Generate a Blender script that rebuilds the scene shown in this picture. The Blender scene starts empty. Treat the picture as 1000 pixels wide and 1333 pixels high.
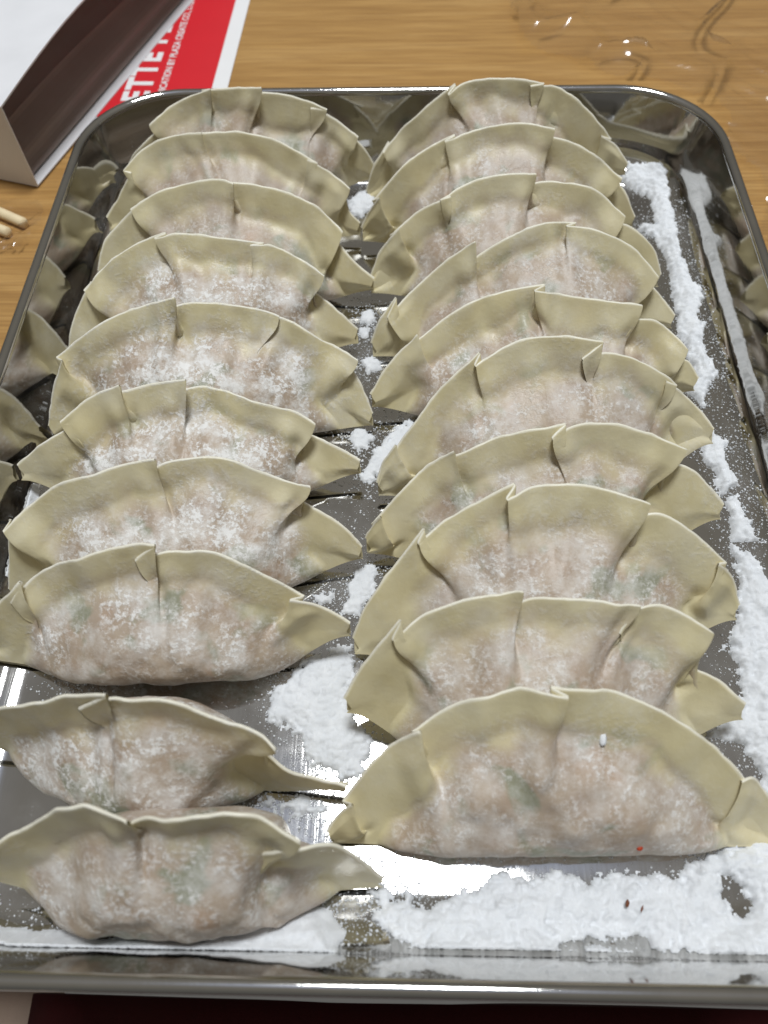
import bpy, bmesh, math, random
import numpy as np
from mathutils import Vector, Matrix, noise

random.seed(7)
rng = np.random.default_rng(11)
scene = bpy.context.scene
COL = scene.collection

# ------------------------------------------------------------------ camera
# every length is in metres; the tray floor is z = 0, x runs along the tray's short
# side, y along its long side; the phone is held 18.5 cm above the tray floor
F_PX, CX, CY = 1001.0, 500.0, 666.5
CAM_H = 0.185
Yc = Vector((33.0, 1695.0, 1001.0)).normalized()      # tray's long side seen in camera axes (right, up, forward)
Xc = Vector((0.9997, -0.0016, -0.0243))
Xc = (Xc - Yc * Xc.dot(Yc)).normalized()
Zc = Vector((Xc.y*Yc.z-Xc.z*Yc.y, Xc.z*Yc.x-Xc.x*Yc.z, Xc.x*Yc.y-Xc.y*Yc.x))
Zc = -Zc                                               # (right, up, forward) is a left-handed triple
CAM_R = Vector((Xc.x, Yc.x, Zc.x)); CAM_U = Vector((Xc.y, Yc.y, Zc.y)); CAM_F = Vector((Xc.z, Yc.z, Zc.z))
CAM_P = Vector((0, 0, CAM_H))

cam_data = bpy.data.cameras.new('camera')
cam = bpy.data.objects.new('camera', cam_data); COL.objects.link(cam)
m3 = Matrix((CAM_R, CAM_U, -CAM_F)).transposed()
cam.matrix_world = Matrix.Translation(CAM_P) @ m3.to_4x4()
cam_data.sensor_fit = 'HORIZONTAL'; cam_data.sensor_width = 36.0
cam_data.lens = 36.0 * F_PX / 1000.0
cam_data.clip_start = 0.005; cam_data.clip_end = 50
cam_data.dof.use_dof = True
cam_data.dof.focus_distance = 0.205
cam_data.dof.aperture_fstop = 20.0
scene.camera = cam

# ------------------------------------------------------------------ world and lamp
world = bpy.data.worlds.new('World'); scene.world = world; world.use_nodes = True
wn = world.node_tree.nodes; wl = world.node_tree.links
bg = wn['Background']
tc = wn.new('ShaderNodeTexCoord'); sx = wn.new('ShaderNodeSeparateXYZ'); rp = wn.new('ShaderNodeValToRGB')
wl.new(tc.outputs['Generated'], sx.inputs[0]); wl.new(sx.outputs['Z'], rp.inputs[0]); wl.new(rp.outputs[0], bg.inputs['Color'])
cr = rp.color_ramp
for p_, c_ in ((0.0, (0.085, 0.083, 0.078)), (0.35, (0.12, 0.116, 0.106)), (0.80, (0.17, 0.16, 0.14)), (0.955, (0.21, 0.205, 0.20)), (1.0, (0.48, 0.54, 0.70))):
    e_ = cr.elements[0] if p_ == 0.0 else (cr.elements[len(cr.elements)-1] if p_ == 1.0 else cr.elements.new(p_))
    e_.position = p_; e_.color = (*c_, 1)
bg.inputs['Strength'].default_value = 1.3
ld = bpy.data.lights.new('ceiling_lamp', 'AREA'); ld.shape = 'DISK'; ld.size = 0.42; ld.energy = 26.5
ld.color = (0.94, 0.975, 1.0)
lamp = bpy.data.objects.new('ceiling_lamp', ld); COL.objects.link(lamp)
lamp.location = (0.05, 0.40, 1.75)
lamp['label'] = 'round white ceiling lamp above the table'; lamp['category'] = 'lamp'
scene.view_settings.view_transform = 'Standard'; scene.view_settings.look = 'None'
scene.view_settings.exposure = 0.0; scene.view_settings.gamma = 1.0

# ------------------------------------------------------------------ helpers
def ray(px, py):
    return CAM_R * ((px - CX) / F_PX) + CAM_U * (-(py - CY) / F_PX) + CAM_F
def on_z(px, py, z=0.0):
    d = ray(px, py); k = (z - CAM_P.z) / d.z
    return CAM_P + d * k
def on_plane(px, py, p0, n):
    d = ray(px, py); k = (p0 - CAM_P).dot(n) / d.dot(n)
    return CAM_P + d * k

def link(name, me, mat=None, parent=None):
    o = bpy.data.objects.new(name, me); COL.objects.link(o)
    if mat: me.materials.append(mat)
    if parent: o.parent = parent
    return o
def mesh_from(name, verts, faces, smooth=True):
    me = bpy.data.meshes.new(name); me.from_pydata([tuple(v) for v in verts], [], faces); me.update()
    if smooth: me.polygons.foreach_set('use_smooth', [True]*len(me.polygons))
    return me
def empty(name, loc, label=None, cat=None, group=None):
    o = bpy.data.objects.new(name, None); COL.objects.link(o); o.location = loc; o.empty_display_size = 0.01
    tag(o, label, cat, group); return o
def tag(o, label=None, cat=None, group=None, kind=None):
    if label: o['label'] = label
    if cat: o['category'] = cat
    if group: o['group'] = group
    if kind: o['kind'] = kind
    return o
def sstep(a, b, x):
    t = np.clip((x - a) / (b - a), 0, 1); return t*t*(3-2*t)

# lattice value noise for numpy arrays
_perm = rng.random((64, 64, 64))
def vnoise(x, y, z=0.0):
    x = np.asarray(x, float); y = np.asarray(y, float); z = np.asarray(z, float) + np.zeros_like(x)
    xi = np.floor(x).astype(int); yi = np.floor(y).astype(int); zi = np.floor(z).astype(int)
    fx = x-xi; fy = y-yi; fz = z-zi
    fx = fx*fx*(3-2*fx); fy = fy*fy*(3-2*fy); fz = fz*fz*(3-2*fz)
    g = lambda a, b, c: _perm[a % 64, b % 64, c % 64]
    l = lambda a, b, t: a+(b-a)*t
    return l(l(l(g(xi,yi,zi), g(xi+1,yi,zi), fx), l(g(xi,yi+1,zi), g(xi+1,yi+1,zi), fx), fy),
             l(l(g(xi,yi,zi+1), g(xi+1,yi,zi+1), fx), l(g(xi,yi+1,zi+1), g(xi+1,yi+1,zi+1), fx), fy), fz)*2-1
def fbm(x, y, z=0.0, oct=4):
    s = 0; a = 1.0; n = 0
    for k in range(oct):
        s = s + a*vnoise(x*2**k+17*k, y*2**k+5*k, z*2**k+9*k); n += a; a *= 0.5
    return s/n

# ------------------------------------------------------------------ materials
def new_mat(name):
    m = bpy.data.materials.new(name); m.use_nodes = True
    nt = m.node_tree; b = nt.nodes['Principled BSDF']
    return m, nt, b
class N:
    def __init__(s, nt): s.nt = nt
    def new(s, t, **k):
        n = s.nt.nodes.new(t)
        for a, v in k.items(): setattr(n, a, v)
        return n
    def lk(s, a, b): s.nt.links.new(a, b)
    def noise(s, vec, scale, detail=4, rough=0.55, dist=0.0):
        n = s.new('ShaderNodeTexNoise'); n.inputs['Scale'].default_value = scale; n.inputs['Detail'].default_value = detail
        n.inputs['Roughness'].default_value = rough; n.inputs['Distortion'].default_value = dist
        if vec is not None: s.lk(vec, n.inputs['Vector'])
        return n.outputs['Fac']
    def ramp(s, fac, stops):
        r = s.new('ShaderNodeValToRGB'); cr = r.color_ramp
        while len(cr.elements) < len(stops): cr.elements.new(0.5)
        for e, (p, c) in zip(cr.elements, stops):
            e.position = p; e.color = (c, c, c, 1) if isinstance(c, (int, float)) else (*c, 1)
        s.lk(fac, r.inputs[0]); return r.outputs[0]
    def mix(s, fac, a, b, mode='MIX'):
        n = s.new('ShaderNodeMix', data_type='RGBA', blend_type=mode)
        for sock, v in ((n.inputs[0], fac), (n.inputs[6], a), (n.inputs[7], b)):
            if hasattr(v, 'is_output'): s.lk(v, sock)
            elif isinstance(v, (int, float)): sock.default_value = v
            else: sock.default_value = (*v, 1)
        return n.outputs[2]
    def math(s, op, a, b=0.0, clamp=False):
        n = s.new('ShaderNodeMath', operation=op); n.use_clamp = clamp
        for sock, v in ((n.inputs[0], a), (n.inputs[1], b)):
            if hasattr(v, 'is_output'): s.lk(v, sock)
            else: sock.default_value = v
        return n.outputs[0]
    def bump(s, h, strength=0.3, dist=0.001, normal=None):
        n = s.new('ShaderNodeBump'); n.inputs['Strength'].default_value = strength; n.inputs['Distance'].default_value = dist
        s.lk(h, n.inputs['Height'])
        if normal is not None: s.lk(normal, n.inputs['Normal'])
        return n.outputs['Normal']
    def pos(s, scale=(1, 1, 1), loc=(0, 0, 0)):
        g = s.new('ShaderNodeNewGeometry'); m = s.new('ShaderNodeMapping')
        m.inputs['Scale'].default_value = scale; m.inputs['Location'].default_value = loc
        s.lk(g.outputs['Position'], m.inputs['Vector']); return m.outputs['Vector']
    def attr(s, name):
        a = s.new('ShaderNodeAttribute'); a.attribute_name = name; return a.outputs['Fac']

def mat_dough():
    m, nt, b = new_mat('gyoza_dough'); n = N(nt)
    P = n.pos()
    fill = n.attr('fill'); dust = n.attr('dust')
    n1 = n.noise(P, 90, 3); n2 = n.noise(P, 260, 3)
    dough = n.mix(n.ramp(n1, [(0.3, 0.0), (0.7, 1.0)]), (0.64, 0.56, 0.325), (0.71, 0.64, 0.41))
    dough = n.mix(n.math('MULTIPLY', n.ramp(n.noise(n.pos(loc=(6, 1, 4)), 55, 4, 0.6), [(0.45, 0.0), (0.7, 1.0)]), 0.35), dough, (0.78, 0.74, 0.60))
    dough = n.mix(n.math('MULTIPLY', n.ramp(n.noise(n.pos(loc=(2, 6, 1)), 70, 3, 0.5), [(0.52, 0.0), (0.72, 1.0)]), 0.30), dough, (0.52, 0.43, 0.24))
    # filling showing through the thin sheet: pink grey meat with chopped greens
    meat = n.mix(n.ramp(n.noise(P, 130, 4), [(0.35, 0.0), (0.65, 1.0)]), (0.31, 0.21, 0.185), (0.40, 0.315, 0.275))
    meat = n.mix(n.ramp(n.noise(n.pos(loc=(3, 1, 2)), 75, 2), [(0.60, 0.0), (0.72, 0.55)]), meat, (0.42, 0.235, 0.175))
    green = n.ramp(n.noise(n.pos(loc=(1, 7, 3)), 85, 3, 0.5, 0.4), [(0.56, 0.0), (0.64, 0.9)])
    meat = n.mix(green, meat, (0.15, 0.185, 0.15))
    f = n.math('ADD', fill, n.math('MULTIPLY', n.math('SUBTRACT', n2, 0.5), 0.35))
    f = n.ramp(f, [(0.08, 0.0), (0.45, 0.40), (0.90, 0.74)])
    c = n.mix(f, dough, meat)
    # flour: fine film + clinging specks
    film = n.math('MULTIPLY', n.ramp(n.noise(n.pos(loc=(5, 5, 5)), 110, 6, 0.72), [(0.44, 0.0), (0.66, 1.0)]), dust)
    speck = n.math('MULTIPLY', n.ramp(n.noise(n.pos(loc=(2, 9, 5)), 900, 3, 0.65), [(0.47, 0.0), (0.62, 1.0)]), dust)
    speck = n.math('MULTIPLY', speck, n.ramp(n.noise(n.pos(loc=(8, 2, 5)), 150, 4, 0.6), [(0.42, 0.1), (0.6, 1.0)]))
    dm = n.math('ADD', n.math('MULTIPLY', film, 0.62), n.math('MULTIPLY', speck, 0.72), clamp=True)
    c = n.mix(dm, c, (0.80, 0.79, 0.77))
    c = n.mix(n.math('MULTIPLY', n.math('MULTIPLY', fill, -1.0), 0.8, clamp=True), c, (0.86, 0.83, 0.72))      # dry floury cut edge, plus the rim's lit brightness put into the colour
    n.lk(c, b.inputs['Base Color'])
    r = n.math('ADD', n.math('MULTIPLY', dm, 0.45), 0.36, clamp=True); n.lk(r, b.inputs['Roughness'])
    b.inputs['Specular IOR Level'].default_value = 0.35
    hh = n.math('ADD', n.math('MULTIPLY', n.noise(P, 700, 4, 0.6), 0.5), n.math('MULTIPLY', dm, 0.9))
    n.lk(n.bump(hh, 0.35, 0.0005), b.inputs['Normal'])
    b.inputs['Subsurface Weight'].default_value = 0.0
    b.subsurface_method = 'BURLEY'
    b.inputs['Subsurface Radius'].default_value = (1.0, 0.7, 0.4); b.inputs['Subsurface Scale'].default_value = 0.003
    return m
def mat_flour():
    m, nt, b = new_mat('flour'); n = N(nt)
    P = n.pos()
    c = n.mix(n.ramp(n.noise(P, 250, 5, 0.6), [(0.3, 0.0), (0.7, 1.0)]), (0.70, 0.72, 0.745), (0.80, 0.815, 0.835))
    n.lk(c, b.inputs['Base Color']); b.inputs['Roughness'].default_value = 0.95; b.inputs['Specular IOR Level'].default_value = 0.15
    n.lk(n.bump(n.noise(P, 1900, 6, 0.75), 0.45, 0.0005), b.inputs['Normal'])
    return m
def mat_steel():
    m, nt, b = new_mat('stainless_steel'); n = N(nt)
    b.inputs['Metallic'].default_value = 1.0
    n.lk(n.ramp(n.noise(n.pos(), 60, 3), [(0.3, (0.50, 0.49, 0.465)), (0.7, (0.58, 0.565, 0.54))]), b.inputs['Base Color'])
    # drawn-metal scratches and thin flour film
    sc = n.noise(n.pos(scale=(1400, 26, 60)), 1.0, 3, 0.7)
    smear = n.noise(n.pos(), 45, 5, 0.65)
    r = n.math('ADD', n.math('MULTIPLY', n.ramp(smear, [(0.45, 0.0), (0.8, 1.0)]), 0.07), n.math('MULTIPLY', sc, 0.09))
    n.lk(n.math('ADD', r, 0.015), b.inputs['Roughness'])
    nb = n.bump(sc, 0.06, 0.0002)
    n.lk(n.bump(n.noise(n.pos(), 22, 2), 0.10, 0.004, nb), b.inputs['Normal'])
    d = n.new('ShaderNodeBsdfDiffuse'); d.inputs['Color'].default_value = (0.75, 0.75, 0.75, 1)
    spots = n.ramp(n.noise(n.pos(loc=(1, 2, 3)), 1100, 4, 0.7), [(0.62, 0.0), (0.67, 1.0)])
    area = n.ramp(n.noise(n.pos(loc=(4, 2, 3)), 38, 4, 0.6), [(0.47, 0.0), (0.70, 0.7)])
    g = n.new('ShaderNodeNewGeometry'); s = n.new('ShaderNodeSeparateXYZ'); n.lk(g.outputs['Position'], s.inputs[0])
    low = n.ramp(n.math('MULTIPLY', s.outputs['Z'], 40.0), [(0.1, 1.0), (0.9, 0.06)])
    k = n.math('ADD', n.math('MULTIPLY', n.math('MULTIPLY', spots, area), low), n.math('MULTIPLY', n.math('MULTIPLY', area, low), 0.11), clamp=True)
    ms = n.new('ShaderNodeMixShader'); n.lk(k, ms.inputs[0]); n.lk(b.outputs[0], ms.inputs[1]); n.lk(d.outputs[0], ms.inputs[2])
    n.lk(ms.outputs[0], nt.nodes['Material Output'].inputs['Surface'])
    return m
def mat_wood():
    m, nt, b = new_mat('table_wood'); n = N(nt)
    g1 = n.noise(n.pos(scale=(9, 160, 9)), 1.0, 6, 0.62, 0.6)
    g2 = n.noise(n.pos(scale=(30, 900, 30)), 1.0, 4, 0.6)
    c = n.ramp(g1, [(0.25, (0.30, 0.155, 0.045)), (0.5, (0.45, 0.255, 0.083)), (0.78, (0.56, 0.345, 0.13))])
    c = n.mix(n.math('MULTIPLY', n.ramp(g2, [(0.4, 1.0), (0.55, 0.0)]), 0.45), c, (0.26, 0.13, 0.042))
    n.lk(c, b.inputs['Base Color']); b.inputs['Roughness'].default_value = 0.34
    n.lk(n.bump(g2, 0.12, 0.0004), b.inputs['Normal'])
    return m
def mat_plain(name, col, rough=0.6, spec=0.3, var=0.08, scale=60, bump=0.0):
    m, nt, b = new_mat(name); n = N(nt)
    f = n.noise(n.pos(), scale, 4)
    lo = tuple(c*(1-var) for c in col); hi = tuple(min(1, c*(1+var)) for c in col)
    n.lk(n.mix(f, lo, hi), b.inputs['Base Color']); b.inputs['Roughness'].default_value = rough
    b.inputs['Specular IOR Level'].default_value = spec
    if bump: n.lk(n.bump(n.noise(n.pos(), scale*8, 3), bump, 0.0005), b.inputs['Normal'])
    return m
def mat_film():
    m, nt, b = new_mat('clear_film'); n = N(nt)
    t = n.new('ShaderNodeBsdfTransparent'); t.inputs['Color'].default_value = (0.985, 0.985, 0.99, 1)
    g = n.new('ShaderNodeBsdfGlossy'); g.inputs['Roughness'].default_value = 0.13
    fr = n.new('ShaderNodeFresnel'); fr.inputs['IOR'].default_value = 1.45
    k = n.math('ADD', n.math('MULTIPLY', fr.outputs[0], 0.5), 0.05, clamp=True)
    ms = n.new('ShaderNodeMixShader'); n.lk(k, ms.inputs[0]); n.lk(t.outputs[0], ms.inputs[1]); n.lk(g.outputs[0], ms.inputs[2])
    n.lk(ms.outputs[0], nt.nodes['Material Output'].inputs['Surface'])
    return m
M = dict(dough=mat_dough(), flour=mat_flour(), steel=mat_steel(), wood=mat_wood(), film=mat_film(),
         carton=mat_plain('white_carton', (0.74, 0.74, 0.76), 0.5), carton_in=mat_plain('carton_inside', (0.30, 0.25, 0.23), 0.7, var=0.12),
         red=mat_plain('red_print', (0.66, 0.025, 0.035), 0.35, var=0.05), white=mat_plain('white_print', (0.82, 0.82, 0.82), 0.45, var=0.03),
         stick=mat_plain('chopstick_wood', (0.80, 0.66, 0.42), 0.55, var=0.12, scale=200),
         cloth=mat_plain('red_cloth', (0.035, 0.0015, 0.002), 0.9, var=0.2, scale=300, bump=0.3),  # red darkened in the colour to stand in for the cook's shadow
         black=mat_plain('black_cloth', (0.012, 0.011, 0.012), 0.9, var=0.2, scale=300, bump=0.3),
         beige=mat_plain('beige_form', (0.36, 0.27, 0.21), 0.9, scale=300, bump=0.3),
         speck=mat_plain('red_speck', (0.42, 0.05, 0.015), 0.5),
         crumb=mat_plain('brown_crumb', (0.16, 0.05, 0.02), 0.6))

# ------------------------------------------------------------------ setting: table
TABLE_Z = -0.0014
# the table top ends just before the tray's near rim; beyond it the lap of the cook
v = [(-0.6, 0.008, TABLE_Z), (0.6, 0.008, TABLE_Z), (0.6, 0.9, TABLE_Z), (-0.6, 0.9, TABLE_Z)]
v += [(x, y, z-0.025) for x, y, z in v]
tb = link('table', mesh_from('table', v, [(0,1,2,3), (7,6,5,4), (4,5,1,0), (5,6,2,1), (6,7,3,2), (7,4,0,3)], False), M['wood'])
tag(tb, kind='structure')

# ------------------------------------------------------------------ tray
RIM_Z = 0.027
pl = on_z(75, 240, RIM_Z); pr = on_z(961, 205, RIM_Z); pb = on_z(620, 109, RIM_Z); pf = on_z(620, 1303, RIM_Z)
TX0, TX1, TY0, TY1 = pl.x, pr.x, pf.y, pb.y
print('TRAY', TX0, TX1, TY0, TY1, TX1-TX0, TY1-TY0)
TCX, TCY, THW, THL, TR = (TX0+TX1)/2, (TY0+TY1)/2, (TX1-TX0)/2, (TY1-TY0)/2, 0.034
def ring(inset, z, n=14, rc=None):
    r = max(TR - inset*0.9, 0.008) if rc is None else rc
    hw, hl = THW-inset, THL-inset; out = []
    for cx, cy, a0 in ((hw-r, hl-r, 0), (-(hw-r), hl-r, 90), (-(hw-r), -(hl-r), 180), (hw-r, -(hl-r), 270)):
        for k in range(n+1):
            a = math.radians(a0 + 90*k/n); out.append((TCX+cx+r*math.cos(a), TCY+cy+r*math.sin(a), z))
    # subdivide the straight sides so that smooth shading stays flat along them
    res = []
    for i, p in enumerate(out):
        q = out[(i+1) % len(out)]; res.append(p)
        if math.dist(p, q) > 0.03:
            for k in range(1, 24):
                t = k/24; res.append(tuple(p[j]+(q[j]-p[j])*t for j in range(3)))
    return res
def loft(profile, cap_first=False, cap_last=False, name='loft'):
    vs, fs = [], []; n = None
    for ins, z in profile:
        r = ring(ins, z)
        n = len(r); vs += r
    for k in range(len(profile)-1):
        for i in range(n):
            j = (i+1) % n
            fs.append((k*n+i, k*n+j, (k+1)*n+j, (k+1)*n+i))
    if cap_first: fs.append(tuple(range(n)))
    if cap_last: fs.append(tuple(reversed(range((len(profile)-1)*n, len(profile)*n)))[::-1] if False else tuple((len(profile)-1)*n+i for i in range(n)))
    return mesh_from(name, vs, fs)
def pchk(prof): return prof
inner = [(0.0030, RIM_Z-0.0018), (0.0046, 0.020), (0.0062, 0.013), (0.0068, 0.0095)]
for k in range(1, 9):
    a = math.radians(90*k/8); inner.append((0.0068+0.0085*(1-math.cos(a)), 0.0009+0.0085*(1-math.sin(a))))
inner += [(0.0165, 0.0005), (0.0185, 0.0), (0.024, 0.0)]
tray = empty('steel_tray', (TCX, TCY, 0), 'shallow rectangular stainless steel tray with rounded corners holding the dumplings', 'tray')
pan = link('pan', loft(inner, cap_last=True, name='pan'), M['steel'])
outer = [(0.0022, RIM_Z-0.0025), (0.0038, 0.018), (0.0056, 0.009)]
for k in range(1, 7):
    a = math.radians(90*k/6); outer.append((0.0056+0.009*(1-math.cos(a)), -0.0012+0.0102*(1-math.sin(a))))
shell = link('outer_shell', loft(outer, cap_last=True, name='outer_shell'), M['steel'])
bead = []
for k in range(17):
    a = math.radians(250 - 320*k/16); bead.append((0.0016 - 0.0016*math.cos(math.radians(180)-a), RIM_Z-0.0015+0.0015*math.sin(a)))
rim = link('rolled_rim', loft(bead, name='rolled_rim'), M['steel'])
for o in (pan, shell, rim):
    o.parent = tray; o.matrix_parent_inverse = Matrix.Translation((-TCX, -TCY, 0))

# ------------------------------------------------------------------ gyoza
FLOOR = 0.0008
def resample(pts, n):
    p = np.array(pts, float)
    # Catmull-Rom through the points, then n even samples
    if len(p) > 2:
        q = np.vstack([2*p[0]-p[1], p, 2*p[-1]-p[-2]]); out = []
        for i in range(1, len(q)-2):
            for t in np.linspace(0, 1, 8, endpoint=False):
                out.append(0.5*((2*q[i]) + (-q[i-1]+q[i+1])*t + (2*q[i-1]-5*q[i]+4*q[i+1]-q[i+2])*t*t + (-q[i-1]+3*q[i]-3*q[i+1]+q[i+2])*t**3))
        out.append(q[-2]); p = np.array(out)
    d = np.r_[0, np.cumsum(np.linalg.norm(np.diff(p, axis=0), axis=1))]
    s = np.linspace(0, d[-1], n)
    return np.stack([np.interp(s, d, p[:, k]) for k in range(p.shape[1])], 1)

def face_normals_grid(P):
    nu, nv, _ = P.shape
    a = P[1:, 1:]-P[:-1, :-1]; b = P[:-1, 1:]-P[1:, :-1]
    f = np.cross(a, b)
    nn = np.zeros_like(P)
    nn[:-1, :-1] += f; nn[1:, :-1] += f; nn[:-1, 1:] += f; nn[1:, 1:] += f
    return nn/np.maximum(np.linalg.norm(nn, axis=2, keepdims=True), 1e-15)

def grid_part(name, P, Nn, fill, dust, parent, flip=False):
    nu, nv, _ = P.shape
    idx = np.arange(nu*nv).reshape(nu, nv)
    q = np.stack([idx[:-1, :-1], idx[1:, :-1], idx[1:, 1:], idx[:-1, 1:]], -1).reshape(-1, 4)
    if flip: q = q[:, ::-1]
    me = bpy.data.meshes.new(name)
    me.from_pydata(P.reshape(-1, 3).tolist(), [], q.tolist()); me.update()
    me.polygons.foreach_set('use_smooth', [True]*len(me.polygons))
    for an, arr in (('fill', fill), ('dust', dust)):
        at = me.attributes.new(an, 'FLOAT', 'POINT'); at.data.foreach_set('value', arr.reshape(-1).astype(np.float32))
    me.normals_split_custom_set_from_vertices(Nn.reshape(-1, 3).tolist())
    return link(name, me, M['dough'], parent)

def gyoza(base, lean, segs, label, group, over=None, bottom=None, bf=0.0115, bb=0.0075, flange=0.0075, dust=0.6, seed=0,
          fillr=(0.09, 0.91), rimw=None, fold=0.0035):
    r = random.Random(seed)
    A = on_z(*base[0]); B = on_z(*base[1]); A.z = B.z = FLOOR
    es = (B-A).normalized(); nh = Vector((es.y, -es.x, 0)).normalized()
    if nh.y > 0: nh = -nh
    th = math.radians(lean); Z = Vector((0, 0, 1))
    et = -nh*math.cos(th) + Z*math.sin(th); ew = nh*math.sin(th) + Z*math.cos(th)
    def st(p):
        w = on_plane(p[0], p[1], A, ew) - A; return (w.dot(es), w.dot(et))
    S = [[st(p) for p in sg] for sg in segs]
    ns = len(S)
    if over is None: over = [1 if r.random() < 0.55 else -1 for _ in range(ns-1)]
    if rimw is None: rimw = [(r.uniform(-0.0012, 0.0008), r.uniform(-0.0005, 0.0018)) for _ in range(ns)]
    cols = []     # rim s, rim t, shift s, shift t, raise w, segment, signed pleat id
    for i, sg in enumerate(S):
        L = sum(math.dist(sg[k], sg[k+1]) for k in range(len(sg)-1))
        n = max(8, int(L/0.00075)); p = resample(sg, n)
        d = np.r_[0, np.cumsum(np.linalg.norm(np.diff(p, axis=0), axis=1))]
        tan0 = (p[1]-p[0])/max(1e-9, np.linalg.norm(p[1]-p[0])); tan1 = (p[-1]-p[-2])/max(1e-9, np.linalg.norm(p[-1]-p[-2]))
        sh = np.zeros((n, 2)); dw = np.interp(d, [0, d[-1]], rimw[i])
        reach = min(0.011, 0.5*d[-1])
        fo0 = max(0.0, fold-max(0, S[i-1][-1][0]-sg[0][0])) if i > 0 else 0      # overlap already traced counts
        fo1 = max(0.0, fold-max(0, sg[-1][0]-S[i+1][0][0])) if i < ns-1 else 0
        if i > 0:
            if over[i-1] == 1: sh -= np.outer(np.clip(1-d/reach, 0, 1)**2*fo0, tan0)      # this segment starts hidden under the last one
            else: dw = dw + 0.0025*np.clip(1-d/0.009, 0, 1)**1.5
        if i < ns-1:
            e = d[-1]-d
            if over[i] == -1: sh += np.outer(np.clip(1-e/reach, 0, 1)**2*fo1, tan1)
            else: dw = dw + 0.0025*np.clip(1-e/0.009, 0, 1)**1.5
        for k in range(n): cols.append([p[k, 0], p[k, 1], sh[k, 0], sh[k, 1], dw[k], i, -1])
        if i < ns-1: cols.append(('fold', i))
    # fill in the folds
    out = []; fold_cols = []
    for ci, c in enumerate(cols):
        if c[0] == 'fold':
            a, b2 = cols[ci-1], cols[ci+1]
            K = 7
            for k in range(1, K):
                t = k/K; e = t*t*(3-2*t)
                row = [a[j]+(b2[j]-a[j])*e for j in range(5)] + [c[1] if t < 0.5 else c[1]+1, c[1]]
                # round the two turns of the fold
                bul = 0.0009*math.sin(2*math.pi*t)*(1 if over[c[1]] == 1 else -1)
                row[2] += abs(0.0)+ (0.0006*math.sin(math.pi*t)*(1 if over[c[1]] == 1 else -1))*(1-2*t if over[c[1]] == 1 else 2*t-1)
                out.append(row)
            fold_cols.append(len(out)-K//2-1)
        else: out.append(c)
    C = np.array(out, float); nu = len(C)
    rs, rt, shs, sht, dw = C[:, 0], C[:, 1], C[:, 2], C[:, 3], C[:, 4]
    # bottom edge: monotone s along the base, t from the tips down to the floor line
    x = np.convolve(np.pad(rs, 15, mode='edge'), np.ones(31)/31, 'valid'); wt = np.clip(np.minimum(np.arange(nu), nu-1-np.arange(nu))/15.0, 0, 1)
    x = np.maximum.accumulate(rs*(1-wt)+x*wt + np.arange(nu)*1e-6)
    sL, sR = rs[0], rs[-1]
    if bottom is None:
        h0, h1 = max(rt[0]-0.004, 0), max(rt[-1]-0.004, 0)
        xm = 0.5*(sL+sR); half = 0.5*(sR-sL); q = (x-xm)/half
        bs = xm + (x-xm)*(0.90+0.10*np.abs(q)**3)
        qq = (bs-xm)/half
        bt = np.where(qq < 0, h0*sstep(0.50, 1.0, -qq)**1.2, h1*sstep(0.50, 1.0, qq)**1.2)
    else:
        bp = resample([st(p) for p in bottom], 60)
        xr = (x-sL)/(sR-sL); bs = bp[0, 0] + xr*(bp[-1, 0]-bp[0, 0]); bt = np.interp(bs, bp[:, 0], bp[:, 1])
    Ht = np.maximum(np.convolve(np.pad(rt, 8, mode='edge'), np.ones(17)/17, 'valid')-bt, 0.0005)
    # ---- front sheet
    nv = 44
    v = np.r_[0.5*(1-np.cos(np.linspace(0, math.pi/2, 14)))*0.30/0.5*1.0, np.linspace(0.30, 1, nv-13)[1:]]
    nv = len(v); V = v[None, :]
    u = (x-sL)/(sR-sL)
    e = np.clip((u-fillr[0])/(fillr[1]-fillr[0]), 0, 1)
    E = np.clip(1-np.abs(2*e-1)**2.6, 0, 1)**0.62
    # every pleat is pressed to its own depth
    fseg = [flange*r.uniform(0.65, 1.45) for _ in range(ns)]
    fl = np.array([fseg[int(k)] for k in C[:, 5]]); fl = np.convolve(np.pad(fl, 8, mode='edge'), np.ones(17)/17, 'valid')
    fl = fl*(1+0.30*fbm(rs*120+seed, rt*0, seed, 2))
    vf = np.clip(1-fl/Ht, 0.35, 0.92)[:, None]
    X = V/vf; x0 = 0.42
    g1 = np.sqrt(np.clip(1-(1-np.clip(X/x0, 0, 1))**2, 0, 1)); y = np.clip((X-x0)/(1-x0), 0, 1)
    g = np.where(X < x0, g1, (1-y**2.0)**1.5)
    Fv = sstep(0, 1, (V-(vf-0.24))/0.40)
    Rv = sstep(0, 1, (V-(vf-0.30))/0.42)
    def smo(q, h=16):
        k_ = np.hanning(2*h+3)[1:-1]; k_ /= k_.sum(); q2 = np.convolve(np.pad(q, h, mode='edge'), k_, 'valid')
        return q2*wt + q*(1-wt)
    rs_s = np.maximum.accumulate(smo(rs)); rt_s = smo(rt)
    s = bs[:, None]*(1-V) + (rs_s[:, None]*(1-Fv)+rs[:, None]*Fv)*V + shs[:, None]*Fv
    t = bt[:, None]*(1-V) + (rt_s[:, None]*(1-Fv)+rt[:, None]*Fv)*V + sht[:, None]*Fv
    # pleat lines fan in towards the middle of the base
    xm_ = 0.5*(sL+sR); hk = np.clip(Ht/0.035, 0, 1)[:, None]
    hump = (1-sstep(0, 1, (V-(vf-0.25))/np.maximum(1-vf+0.25, 0.05)))*sstep(0.0, 0.45, V)
    pull = 0.20*hump*hk
    sl_c = np.array([0]+fold_cols+[nu-1]); sl_v = np.array([0]+[r.uniform(-0.0035, 0.0035) for _ in fold_cols]+[0])
    slant = np.interp(np.arange(nu), sl_c, sl_v)[:, None]*hk
    s = s + (xm_-s)*pull + slant*hump
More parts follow.
